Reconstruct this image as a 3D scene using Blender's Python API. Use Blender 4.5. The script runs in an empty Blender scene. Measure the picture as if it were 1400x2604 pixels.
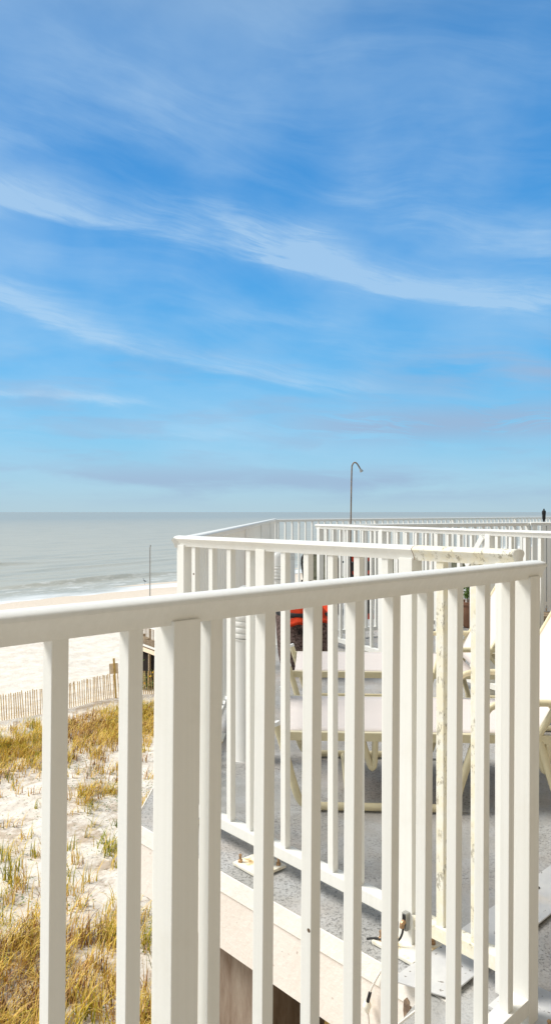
import bpy, bmesh, math, random
import numpy as np
from mathutils import Vector, Matrix

R = math.radians
random.seed(11)
rng = np.random.default_rng(7)
scene = bpy.context.scene
COL = scene.collection

# ------------------------------------------------------------------ camera, world, sun, exposure
EYE = 1.235                       # eye height above the deck (deck top is z = 0)
cam_d = bpy.data.cameras.new("camera")
cam = bpy.data.objects.new("camera", cam_d)
COL.objects.link(cam)
cam.location = (0, 0, EYE)
cam.rotation_euler = (R(90), 0, 0)
cam_d.sensor_fit = 'HORIZONTAL'
cam_d.sensor_width = 36
cam_d.lens = 36 * 1900 / 1400
cam_d.clip_start = 0.05
cam_d.clip_end = 60000
scene.camera = cam

SUN_EL, SUN_AZ = 47.0, -78.0      # azimuth from +Y (the view) towards +X
sun_d = bpy.data.lights.new("sun", 'SUN')
sun_d.energy = 3.6
sun_d.angle = R(26)
sun_d.color = (1.0, 0.975, 0.925)
sun = bpy.data.objects.new("sun", sun_d)
COL.objects.link(sun)
sdir = Vector((math.sin(R(SUN_AZ)) * math.cos(R(SUN_EL)), math.cos(R(SUN_AZ)) * math.cos(R(SUN_EL)), math.sin(R(SUN_EL))))
sun.rotation_euler = sdir.to_track_quat('Z', 'Y').to_euler()

scene.view_settings.view_transform = 'Standard'
scene.view_settings.look = 'None'
scene.view_settings.gamma = 1
scene.view_settings.exposure = 0.35


class NG:
    """tiny helper around a node tree"""
    def __init__(s, nt):
        s.nt = nt; s.n = nt.nodes; s.l = nt.links

    def set(s, sock, v):
        if hasattr(v, 'is_linked') or isinstance(v, bpy.types.NodeSocket):
            s.l.new(v, sock)
        elif v is not None:
            sock.default_value = v

    def node(s, t, **kw):
        n = s.n.new(t)
        for k, v in kw.items():
            setattr(n, k, v)
        return n

    def math(s, op, a, b=None, c=None, clamp=False):
        n = s.node('ShaderNodeMath', operation=op, use_clamp=clamp)
        s.set(n.inputs[0], a)
        if b is not None: s.set(n.inputs[1], b)
        if c is not None: s.set(n.inputs[2], c)
        return n.outputs[0]

    def comb(s, x, y, z=0.0):
        n = s.node('ShaderNodeCombineXYZ')
        s.set(n.inputs[0], x); s.set(n.inputs[1], y); s.set(n.inputs[2], z)
        return n.outputs[0]

    def noise(s, vec, scale=1.0, detail=4.0, rough=0.5, dist=0.0):
        n = s.node('ShaderNodeTexNoise')
        s.set(n.inputs['Vector'], vec)
        n.inputs['Scale'].default_value = scale; n.inputs['Detail'].default_value = detail
        n.inputs['Roughness'].default_value = rough; n.inputs['Distortion'].default_value = dist
        return n.outputs['Fac']

    def ramp(s, fac, stops, interp='LINEAR'):
        n = s.node('ShaderNodeValToRGB')
        n.color_ramp.interpolation = interp
        el = n.color_ramp.elements
        while len(el) > 1: el.remove(el[-1])
        el[0].position = stops[0][0]; el[0].color = tuple(stops[0][1]) + (1,)
        for p, c in stops[1:]:
            e = el.new(p); e.color = tuple(c) + (1,)
        s.set(n.inputs[0], fac)
        return n.outputs[0]

    def smooth(s, v, a, b):
        n = s.node('ShaderNodeMapRange', interpolation_type='SMOOTHSTEP')
        s.set(n.inputs[0], v)
        n.inputs[1].default_value = a; n.inputs[2].default_value = b
        return n.outputs[0]

    def mix(s, f, a, b):
        n = s.node('ShaderNodeMix', data_type='RGBA')
        s.set(n.inputs[0], f)
        s.set(n.inputs[6], a if not isinstance(a, tuple) else tuple(a) + (1,) * (4 - len(a)))
        s.set(n.inputs[7], b if not isinstance(b, tuple) else tuple(b) + (1,) * (4 - len(b)))
        return n.outputs[2]

    def gauss(s, v, w):          # exp(-(v/w)^2)
        q = s.math('DIVIDE', v, w)
        return s.math('EXPONENT', s.math('MULTIPLY', s.math('MULTIPLY', q, q), -1.0))


world = bpy.data.worlds.new("World")
scene.world = world
world.use_nodes = True
g = NG(world.node_tree)
g.n.clear()
wout = g.node('ShaderNodeOutputWorld')
bg = g.node('ShaderNodeBackground')
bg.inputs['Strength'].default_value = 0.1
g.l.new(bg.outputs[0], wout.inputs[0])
sky = g.node('ShaderNodeTexSky', sky_type='NISHITA')
sky.sun_disc = False
sky.sun_elevation = R(SUN_EL)
sky.sun_rotation = R(SUN_AZ)
sky.altitude = 10
sky.dust_density = 1.2
tc = g.node('ShaderNodeTexCoord')
sp = g.node('ShaderNodeSeparateXYZ')
g.l.new(tc.outputs['Generated'], sp.inputs[0])
dx, dy, dz = sp.outputs
# azimuth and elevation in degrees
az = g.math('MULTIPLY', g.math('ARCTAN2', dx, dy), 57.2958)
el = g.math('MULTIPLY', g.math('ARCSINE', dz), 57.2958)


def s2l(*c):
    return tuple(((v / 255) / 12.92 if v / 255 <= 0.04045 else ((v / 255 + 0.055) / 1.055) ** 2.4) for v in c)


eln = g.math('DIVIDE', el, 90.0)
base = g.ramp(eln, [(0.0, s2l(182, 212, 226)), (0.02, s2l(168, 211, 234)), (0.06, s2l(130, 202, 242)), (0.12, s2l(84, 182, 242)),
                    (0.20, s2l(60, 160, 232)), (0.27, s2l(56, 148, 222)), (0.36, s2l(76, 146, 212)),
                    (0.44, s2l(120, 158, 200)), (0.60, s2l(200, 203, 202)), (1.0, s2l(222, 220, 214))])
# unseen sky away from the sea view, paled to warm the shaded railing faces
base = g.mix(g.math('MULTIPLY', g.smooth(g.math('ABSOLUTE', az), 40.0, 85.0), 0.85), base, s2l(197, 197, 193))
# streaky high cloud: warped, stretched along the azimuth
tilt = g.math('MULTIPLY_ADD', az, 0.16, el)
warp = g.noise(g.comb(g.math('MULTIPLY', az, 0.035), g.math('MULTIPLY', el, 0.06)), 1.0, 3, 0.5)
warp = g.math('MULTIPLY', g.math('SUBTRACT', warp, 0.5), 9.0)
v1 = g.comb(g.math('MULTIPLY', az, 0.045), g.math('MULTIPLY', g.math('ADD', tilt, warp), 0.26))
n1 = g.noise(v1, 1.0, 8, 0.58, 0.4)
v2 = g.comb(g.math('MULTIPLY', az, 0.11), g.math('MULTIPLY', g.math('ADD', tilt, warp), 0.95), 3.7)
n2 = g.noise(v2, 1.0, 8, 0.62, 0.6)
v3 = g.comb(g.math('MULTIPLY', az, 0.06), g.math('MULTIPLY', el, 0.10), 8.1)
n3 = g.noise(v3, 1.0, 5, 0.5)
v5 = g.comb(g.math('MULTIPLY', az, 0.30), g.math('MULTIPLY', g.math('MULTIPLY_ADD', az, 0.22, g.math('ADD', el, warp)), 2.6), 1.3)
n5 = g.noise(v5, 1.0, 8, 0.68, 0.5)
veil = g.math('MULTIPLY', g.smooth(n1, 0.36, 0.82), 0.40)
veil = g.math('ADD', veil, g.math('MULTIPLY', g.smooth(n3, 0.38, 0.70), 0.42))


def streak(a0, e0, slope, curve, wid, amin, amax, amp):
    """a curved wisp: elevation e = e0 + slope*(az-a0) + curve*(az-a0)^2"""
    da = g.math('SUBTRACT', az, a0)
    ce = g.math('ADD', g.math('MULTIPLY_ADD', da, slope, e0), g.math('MULTIPLY', g.math('MULTIPLY', da, da), curve))
    wob = g.math('ADD', g.math('MULTIPLY', g.math('SUBTRACT', n2, 0.5), wid * 3.4), g.math('MULTIPLY', g.math('SUBTRACT', n1, 0.5), 3.5))
    d = g.math('ADD', g.math('SUBTRACT', el, ce), wob)
    # a sharper lower edge, feathered above
    up = g.gauss(g.math('MAXIMUM', d, 0.0), wid * 2.1)
    dn = g.gauss(g.math('MINIMUM', d, 0.0), wid * 0.85)
    m = g.math('MULTIPLY', up, dn)
    ends = g.math('MULTIPLY', g.smooth(az, amin, amin + 5), g.math('SUBTRACT', 1.0, g.smooth(az, amax - 6, amax)))
    m = g.math('MULTIPLY', m, ends)
    m = g.math('MULTIPLY', m, g.math('MULTIPLY', g.math('MULTIPLY_ADD', g.smooth(n5, 0.22, 0.78), 0.60, 0.40), g.math('MULTIPLY_ADD', g.smooth(n3, 0.35, 0.65), 0.7, 0.45)))
    return g.math('MULTIPLY', m, amp)


tot = veil
for a in [(-12, 20.9, -0.09, -0.003, 0.78, -60, 8, 0.85), (3, 18.1, -0.33, 0.008, 0.60, -7, 24, 0.95),
          (-12, 12.6, -0.27, 0.006, 0.62, -45, 11, 0.80), (-14, 8.1, -0.03, 0.0, 0.34, -45, -7, 0.95),
          (-14, 26.5, 0.20, -0.004, 1.0, -26, -4, 0.30), (14, 20.6, -0.34, 0.0, 1.1, 2, 40, 0.45),
          (-16, 6.0, -0.02, 0.0, 0.55, -50, 2, 0.40), (8, 11.6, -0.13, 0.0, 0.6, 0, 17, 0.45),
          (-2, 14.6, -0.05, 0.0, 0.5, -8, 8, 0.30)]:
    tot = g.math('ADD', tot, streak(*a))
tot = g.math('MINIMUM', tot, 1.0, clamp=True)
tot = g.math('MULTIPLY', tot, g.math('MULTIPLY_ADD', g.smooth(el, 0.0, 6.0), 0.75, 0.25))
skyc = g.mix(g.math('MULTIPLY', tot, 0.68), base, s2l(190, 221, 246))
# low lilac-grey bars of cloud
v4 = g.comb(g.math('MULTIPLY', az, 0.09), g.math('MULTIPLY', g.math('MULTIPLY_ADD', az, 0.03, el), 0.55), 5.2)
n4 = g.noise(v4, 1.0, 6, 0.55, 0.3)
low = g.math('MULTIPLY', g.smooth(n4, 0.46, 0.66), g.math('MULTIPLY', g.smooth(el, 0.8, 2.5), g.math('SUBTRACT', 1.0, g.smooth(el, 7.0, 15.0))))
side = g.smooth(az, -4.0, 8.0)
lowb = g.math('MULTIPLY', g.gauss(g.math('SUBTRACT', el, 6.6), 1.3), g.math('MULTIPLY', side, g.smooth(n2, 0.38, 0.52)))
lowc = g.math('MULTIPLY', g.gauss(g.math('SUBTRACT', el, 2.3), 1.3), g.smooth(n4, 0.36, 0.62))
lowd = g.math('MULTIPLY', g.gauss(g.math('SUBTRACT', el, 10.5), 1.8), g.math('MULTIPLY', g.smooth(az, 2.0, 16.0), g.smooth(n1, 0.35, 0.6)))
low = g.math('MAXIMUM', g.math('MULTIPLY', low, 0.5), g.math('MAXIMUM', lowb, g.math('MAXIMUM', g.math('MULTIPLY', lowc, 0.9), lowd)))
skyc = g.mix(g.math('MULTIPLY', low, 0.85), skyc, s2l(154, 182, 216))
# divide by exposure and background strength, keep a share of the physical sky
vm = g.node('ShaderNodeVectorMath', operation='SCALE')
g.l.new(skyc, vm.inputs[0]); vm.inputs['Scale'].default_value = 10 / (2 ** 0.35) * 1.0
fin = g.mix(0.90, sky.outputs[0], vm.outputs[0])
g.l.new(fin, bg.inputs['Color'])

# ------------------------------------------------------------------ materials
MATS = {}


def mat(name, col, rough=0.6, spec=0.4, metal=0.0, var=0.0, vscale=8.0, bump=0.0, bscale=60.0, build=None):
    m = bpy.data.materials.new(name)
    m.use_nodes = True
    q = NG(m.node_tree)
    b = q.n['Principled BSDF']
    b.inputs['Roughness'].default_value = rough
    b.inputs['Specular IOR Level'].default_value = spec
    b.inputs['Metallic'].default_value = metal
    b.inputs['Base Color'].default_value = tuple(col) + (1,)
    t = q.node('ShaderNodeTexCoord')
    geo = q.node('ShaderNodeNewGeometry')
    P = geo.outputs['Position']
    if var:
        f = q.noise(P, vscale, 5, 0.6)
        lo = tuple(c * (1 - var) for c in col); hi = tuple(min(1, c * (1 + var * 0.6)) for c in col)
        q.l.new(q.mix(q.smooth(f, 0.3, 0.7), lo, hi), b.inputs['Base Color'])
    if bump:
        bn = q.node('ShaderNodeBump')
        bn.inputs['Strength'].default_value = bump
        bn.inputs['Distance'].default_value = 0.01
        q.l.new(q.noise(P, bscale, 6, 0.6), bn.inputs['Height'])
        q.l.new(bn.outputs[0], b.inputs['Normal'])
    if build: build(q, b, P, t)
    MATS[name] = m
    return m


def b_paint(q, b, P, t):
    # aluminium paint: faint vertical streaks, rare tiny chips
    s = q.node('ShaderNodeVectorMath', operation='MULTIPLY'); q.l.new(P, s.inputs[0]); s.inputs[1].default_value = (90, 90, 1.2)
    f = q.noise(s.outputs[0], 1.0, 3, 0.6)
    c = q.mix(q.smooth(f, 0.35, 0.7), (0.775, 0.765, 0.715), (0.802, 0.792, 0.745))
    dirt = q.smooth(q.noise(P, 5.0, 5, 0.65), 0.52, 0.80)
    c = q.mix(q.math('MULTIPLY', dirt, 0.30), c, (0.62, 0.58, 0.48))
    vo = q.node('ShaderNodeTexVoronoi'); q.l.new(P, vo.inputs['Vector']); vo.inputs['Scale'].default_value = 6.0
    chip = q.math('LESS_THAN', vo.outputs['Distance'], 0.030)
    c = q.mix(chip, c, (0.12, 0.08, 0.05))
    q.l.new(c, b.inputs['Base Color'])
    bn = q.node('ShaderNodeBump'); bn.inputs['Strength'].default_value = 0.12; bn.inputs['Distance'].default_value = 0.002
    q.l.new(q.noise(P, 140, 4, 0.6), bn.inputs['Height']); q.l.new(bn.outputs[0], b.inputs['Normal'])


def b_worn(q, b, P, t):
    # yellowed, chipped paint
    f = q.noise(P, 26, 6, 0.65)
    c = q.mix(q.smooth(f, 0.38, 0.62), (0.80, 0.775, 0.68), (0.80, 0.74, 0.57))
    s = q.node('ShaderNodeVectorMath', operation='MULTIPLY'); q.l.new(P, s.inputs[0]); s.inputs[1].default_value = (70, 70, 34)
    chips = q.math('MULTIPLY', q.smooth(q.noise(s.outputs[0], 1.0, 6, 0.75), 0.53, 0.60), q.smooth(q.noise(P, 14, 3, 0.5), 0.44, 0.56))
    c = q.mix(q.math('MULTIPLY', chips, 0.75), c, (0.30, 0.27, 0.20))
    q.l.new(c, b.inputs['Base Color'])
    bn = q.node('ShaderNodeBump'); bn.inputs['Strength'].default_value = 0.5; bn.inputs['Distance'].default_value = 0.003
    q.l.new(f, bn.inputs['Height']); q.l.new(bn.outputs[0], b.inputs['Normal'])


def b_deck(q, b, P, t):
    # weathered grey deck coating: broad pale and dark patches, fine knocked-down texture with dirt in it
    big = q.noise(P, 1.7, 4, 0.55)
    mid = q.noise(P, 7.0, 5, 0.6)
    s = q.node('ShaderNodeVectorMath', operation='MULTIPLY'); q.l.new(P, s.inputs[0]); s.inputs[1].default_value = (100, 108, 100)
    fine = q.noise(s.outputs[0], 1.0, 5, 0.72, 0.8)
    c = q.ramp(big, [(0.30, (0.33, 0.33, 0.315)), (0.50, (0.40, 0.385, 0.36)), (0.70, (0.48, 0.43, 0.385))])
    c = q.mix(q.math('MULTIPLY', q.smooth(mid, 0.42, 0.70), 0.55), c, (0.49, 0.495, 0.50))
    pit = q.math('MULTIPLY', q.smooth(fine, 0.49, 0.60), q.math('MULTIPLY_ADD', q.smooth(q.noise(P, 2.6, 4, 0.6), 0.40, 0.60), 0.55, 0.16))
    c = q.mix(pit, c, (0.085, 0.082, 0.076))
    q.l.new(c, b.inputs['Base Color'])
    bn = q.node('ShaderNodeBump'); bn.inputs['Strength'].default_value = 0.55; bn.inputs['Distance'].default_value = 0.004
    q.l.new(fine, bn.inputs['Height']); q.l.new(bn.outputs[0], b.inputs['Normal'])


def b_stucco(q, b, P, t):
    f = q.noise(P, 4, 5, 0.6)
    c = q.mix(q.smooth(f, 0.35, 0.7), (0.79, 0.71, 0.635), (0.83, 0.76, 0.69))
    spots = q.math('MULTIPLY', q.smooth(q.noise(P, 34, 3, 0.5), 0.70, 0.74), 0.6)
    c = q.mix(spots, c, (0.35, 0.26, 0.20))
    q.l.new(c, b.inputs['Base Color'])
    bn = q.node('ShaderNodeBump'); bn.inputs['Strength'].default_value = 0.6; bn.inputs['Distance'].default_value = 0.004
    q.l.new(q.noise(P, 45, 6, 0.6), bn.inputs['Height']); q.l.new(bn.outputs[0], b.inputs['Normal'])


def b_brown(q, b, P, t):
    s = q.node('ShaderNodeVectorMath', operation='MULTIPLY'); q.l.new(P, s.inputs[0]); s.inputs[1].default_value = (14, 14, 3)
    f = q.noise(s.outputs[0], 1.0, 6, 0.7)
    c = q.ramp(f, [(0.3, (0.17, 0.11, 0.07)), (0.5, (0.28, 0.215, 0.165)), (0.62, (0.34, 0.275, 0.215)), (0.75, (0.46, 0.40, 0.33))])
    q.l.new(c, b.inputs['Base Color'])


def b_plate(q, b, P, t):
    f = q.noise(P, 6, 5, 0.6)
    c = q.mix(q.smooth(f, 0.35, 0.7), (0.50, 0.50, 0.50), (0.63, 0.62, 0.60))
    c = q.mix(q.math('MULTIPLY', q.smooth(q.noise(P, 3.1, 4, 0.6), 0.56, 0.74), 0.6), c, (0.72, 0.56, 0.36))
    c = q.mix(q.smooth(q.noise(P, 48, 3, 0.6), 0.66, 0.69), c, (0.20, 0.18, 0.16))
    q.l.new(c, b.inputs['Base Color'])


def b_base(q, b, P, t):
    f = q.noise(P, 30, 5, 0.6)
    c = q.ramp(f, [(0.35, (0.80, 0.78, 0.71)), (0.56, (0.80, 0.75, 0.62)), (0.66, (0.72, 0.56, 0.32)), (0.76, (0.40, 0.24, 0.10))])
    q.l.new(c, b.inputs['Base Color'])


SH = (-0.8, 0.6)          # seaward direction; the waterline is at 68.3 m along it


def b_sand(q, b, P, t):
    s = q.node('ShaderNodeVectorMath', operation='DOT_PRODUCT'); q.l.new(P, s.inputs[0]); s.inputs[1].default_value = (SH[0], SH[1], 0)
    d = q.math('ADD', s.outputs['Value'], q.math('MULTIPLY', q.math('SUBTRACT', q.noise(P, 0.08, 3, 0.5), 0.5), 8.0))
    ff = q.noise(P, 1.6, 6, 0.62)
    dry = q.mix(q.smooth(ff, 0.35, 0.65), (0.66, 0.59, 0.50), (0.76, 0.70, 0.615))
    # litter: brown specks; root mat, with dark clump shadows painted in
    lit = q.smooth(q.noise(P, 7.0, 6, 0.78), 0.57, 0.63)
    zone = q.math('SUBTRACT', 1.0, q.smooth(d, 26.0, 30.0))
    dry = q.mix(q.math('MULTIPLY', q.math('MULTIPLY', lit, zone), 0.75), dry, (0.20, 0.13, 0.07))
    duff_shade = q.math('MULTIPLY', zone, q.smooth(q.noise(P, 0.9, 6, 0.7), 0.50, 0.62))
    dry = q.mix(q.math('MULTIPLY', duff_shade, 0.55), dry, (0.30, 0.19, 0.095))
    wet = q.smooth(d, 50.0, 62.0)
    c = q.mix(wet, dry, (0.64, 0.55, 0.45))
    q.l.new(c, b.inputs['Base Color'])
    bn = q.node('ShaderNodeBump'); bn.inputs['Strength'].default_value = 0.7; bn.inputs['Distance'].default_value = 0.12
    hh = q.math('ADD', q.noise(P, 2.2, 4, 0.55), q.math('MULTIPLY', q.noise(P, 9, 4, 0.6), 0.25))
    q.l.new(hh, bn.inputs['Height']); q.l.new(bn.outputs[0], b.inputs['Normal'])


def b_sea(q, b, P, t):
    s = q.node('ShaderNodeVectorMath', operation='DOT_PRODUCT'); q.l.new(P, s.inputs[0]); s.inputs[1].default_value = (SH[0], SH[1], 0)
    s2 = q.node('ShaderNodeVectorMath', operation='DOT_PRODUCT'); q.l.new(P, s2.inputs[0]); s2.inputs[1].default_value = (0.6, 0.8, 0)
    d, a = s.outputs['Value'], s2.outputs['Value']
    st = q.comb(q.math('MULTIPLY', a, 0.05), q.math('MULTIPLY', d, 0.22))
    nn = q.noise(st, 1.0, 6, 0.6)
    far = q.smooth(d, 90, 900)
    col = q.mix(far, (0.41, 0.40, 0.335), (0.30, 0.33, 0.315))
    col = q.mix(q.math('MULTIPLY', q.smooth(nn, 0.45, 0.68), 0.35), col, (0.20, 0.235, 0.225))
    wob = q.math('MULTIPLY', q.math('SUBTRACT', q.noise(q.comb(q.math('MULTIPLY', a, 0.06), q.math('MULTIPLY', d, 0.12), 4.0), 1.0, 5, 0.6), 0.5), 10.0)
    dd = q.math('ADD', d, wob)
    foam = q.math('SUBTRACT', 1.0, q.smooth(dd, 64.5, 68.5))
    lace = q.smooth(q.noise(q.comb(q.math('MULTIPLY', a, 0.35), q.math('MULTIPLY', d, 0.9), 2.0), 1.0, 6, 0.7), 0.50, 0.62)
    foam2 = q.math('MULTIPLY', q.math('MULTIPLY', lace, 0.55), q.math('SUBTRACT', 1.0, q.smooth(dd, 68.0, 84.0)))
    fo = q.math('MAXIMUM', foam, foam2)
    col = q.mix(fo, col, (0.80, 0.80, 0.77))
    q.l.new(col, b.inputs['Base Color'])
    bn = q.node('ShaderNodeBump'); bn.inputs['Strength'].default_value = 0.55; bn.inputs['Distance'].default_value = 0.5
    h = q.math('ADD', q.noise(q.comb(q.math('MULTIPLY', a, 0.09), q.math('MULTIPLY', d, 0.4)), 1.0, 6, 0.65),
               q.math('MULTIPLY', q.noise(P, 1.1, 4, 0.6), 0.25))
    q.l.new(h, bn.inputs['Height']); q.l.new(bn.outputs[0], b.inputs['Normal'])


def b_wood(q, b, P, t):
    s = q.node('ShaderNodeVectorMath', operation='MULTIPLY'); q.l.new(t.outputs['Object'], s.inputs[0]); s.inputs[1].default_value = (3, 30, 30)
    f = q.noise(s.outputs[0], 1.0, 6, 0.65)
    q.l.new(q.ramp(f, [(0.3, (0.16, 0.10, 0.055)), (0.5, (0.34, 0.25, 0.16)), (0.7, (0.48, 0.38, 0.26))]), b.inputs['Base Color'])


def b_pebble(q, b, P, t):
    f = q.noise(P, 60, 5, 0.75)
    big = q.noise(P, 8, 4, 0.6)
    c = q.ramp(f, [(0.36, (0.02, 0.014, 0.012)), (0.48, (0.12, 0.08, 0.07)), (0.60, (0.24, 0.17, 0.15)), (0.72, (0.42, 0.33, 0.29))])
    c = q.mix(q.smooth(big, 0.5, 0.75), c, (0.02, 0.015, 0.013))
    q.l.new(c, b.inputs['Base Color'])
    bn = q.node('ShaderNodeBump'); bn.inputs['Strength'].default_value = 1.0; bn.inputs['Distance'].default_value = 0.01
    q.l.new(f, bn.inputs['Height']); q.l.new(bn.outputs[0], b.inputs['Normal'])


def b_rust(q, b, P, t):
    f = q.noise(P, 30, 5, 0.7)
    q.l.new(q.ramp(f, [(0.35, (0.12, 0.08, 0.055)), (0.55, (0.27, 0.19, 0.125)), (0.7, (0.38, 0.21, 0.10))]), b.inputs['Base Color'])


def b_grass(q, b, P, t):
    at = q.node('ShaderNodeAttribute'); at.attribute_name = 'tint'
    f = q.noise(P, 0.7, 3, 0.5)
    c = q.ramp(at.outputs['Fac'], [(0.0, (0.10, 0.15, 0.015)), (0.25, (0.32, 0.31, 0.025)), (0.45, (0.72, 0.52, 0.06)),
                                   (0.75, (0.82, 0.56, 0.18)), (0.88, (0.45, 0.22, 0.08)), (1.0, (0.12, 0.05, 0.02))])
    q.l.new(c, b.inputs['Base Color'])
    b.inputs['Transmission Weight'].default_value = 0.0


def b_sling(q, b, P, t):
    w1 = q.node('ShaderNodeTexWave'); q.l.new(t.outputs['Object'], w1.inputs['Vector']); w1.inputs['Scale'].default_value = 120
    c = q.mix(w1.outputs['Fac'], (0.62, 0.555, 0.515), (0.70, 0.635, 0.59))
    c = q.mix(q.math('MULTIPLY', q.smooth(q.noise(P, 5, 4, 0.6), 0.45, 0.75), 0.3), c, (0.62, 0.56, 0.52))
    q.l.new(c, b.inputs['Base Color'])


PAINT = mat('white_paint', (.8, .8, .75), 0.48, 0.22, build=b_paint)
WORN = mat('worn_paint', (.8, .75, .6), 0.6, 0.3, build=b_worn)
DECKM = mat('deck_coating', (.4, .4, .4), 0.75, 0.25, build=b_deck)
STUC = mat('cream_stucco', (.7, .65, .58), 0.85, 0.2, build=b_stucco)
LIP = mat('white_lip', (0.76, 0.71, 0.64), 0.6, 0.3, var=0.06, vscale=14, bump=0.3)
BROWN = mat('stained_wall', (.2, .15, .1), 0.9, 0.1, build=b_brown)
BLACKIN = mat('shade_and_black_cloth', (0.02, 0.015, 0.013), 0.9, 0.1)  # near black: painted shade in and under things, also black chair fabric
OCHRE = mat('ochre_wood', (0.42, 0.27, 0.06), 0.7, 0.3, var=0.5, vscale=18)
PLATE = mat('joint_plate', (.7, .7, .7), 0.5, 0.4, build=b_plate)
BASEP = mat('rusted_base', (.7, .6, .4), 0.6, 0.3, build=b_base)
SAND = mat('sand', (.75, .7, .65), 0.95, 0.05, build=b_sand)
SEA = mat('sea', (.3, .33, .32), 0.40, 0.16, build=b_sea)
WOOD = mat('weathered_wood', (.4, .3, .2), 0.85, 0.15, build=b_wood)
SLAT = mat('fence_slat_wood', (0.88, 0.62, 0.30), 0.85, 0.1, var=0.35, vscale=6)
PEBB = mat('pebbled_concrete', (.2, .15, .12), 0.9, 0.2, build=b_pebble)
ORANGE = mat('orange_cloth', (0.55, 0.045, 0.010), 0.8, 0.2, var=0.25, vscale=20, bump=0.5)
BLACK = mat('black_plastic', (0.012, 0.011, 0.011), 0.5, 0.4)
RUBBER = mat('black_rubber', (0.02, 0.02, 0.02), 0.6, 0.3)
RUST = mat('brown_pipe', (.2, .13, .08), 0.6, 0.4, build=b_rust)
METAL = mat('grey_metal', (0.42, 0.42, 0.40), 0.35, 0.5, metal=0.8, var=0.2, vscale=20)
BRASS = mat('brass_bolt', (0.42, 0.26, 0.14), 0.4, 0.5, metal=0.7, var=0.3, vscale=80)
CREAM = mat('cream_tube', (0.70, 0.62, 0.41), 0.4, 0.4, var=0.08, vscale=10)
CAPW = mat('white_cap', (0.80, 0.80, 0.78), 0.4, 0.4)
SLING = mat('sling_fabric', (.75, .7, .66), 0.8, 0.2, build=b_sling)
PVC = mat('white_plastic_pipe', (0.88, 0.865, 0.82), 0.42, 0.45, var=0.04, vscale=5)
MESHG = mat('grey_green_mesh', (0.30, 0.30, 0.21), 0.8, 0.2, var=0.25, vscale=20)
GRASS = mat('dune_grass_blades', (.4, .3, .1), 0.7, 0.2, build=b_grass)
LEAF = mat('green_leaf', (0.10, 0.17, 0.02), 0.6, 0.3, var=0.4, vscale=10)
TERRA = mat('clay_pot', (0.30, 0.16, 0.10), 0.8, 0.2, var=0.2)
POOLW = mat('pool_water', (0.03, 0.35, 0.38), 0.1, 0.5, bump=0.3, bscale=4)
WALLM = mat('building_stucco', (0.50, 0.42, 0.31), 0.9, 0.1, var=0.06, vscale=3, bump=0.3)
BIRDM = mat('bird_feathers', (0.12, 0.13, 0.15), 0.8, 0.1, var=0.3, vscale=20)
SIGNM = mat('sign_board', (0.85, 0.70, 0.52), 0.8, 0.2, var=0.12, vscale=5)
YPOST = mat('yellow_post', (0.68, 0.46, 0.15), 0.8, 0.2, var=0.25, vscale=5)
FLOWER = mat('yellow_petal', (0.75, 0.45, 0.02), 0.7, 0.2)


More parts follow.
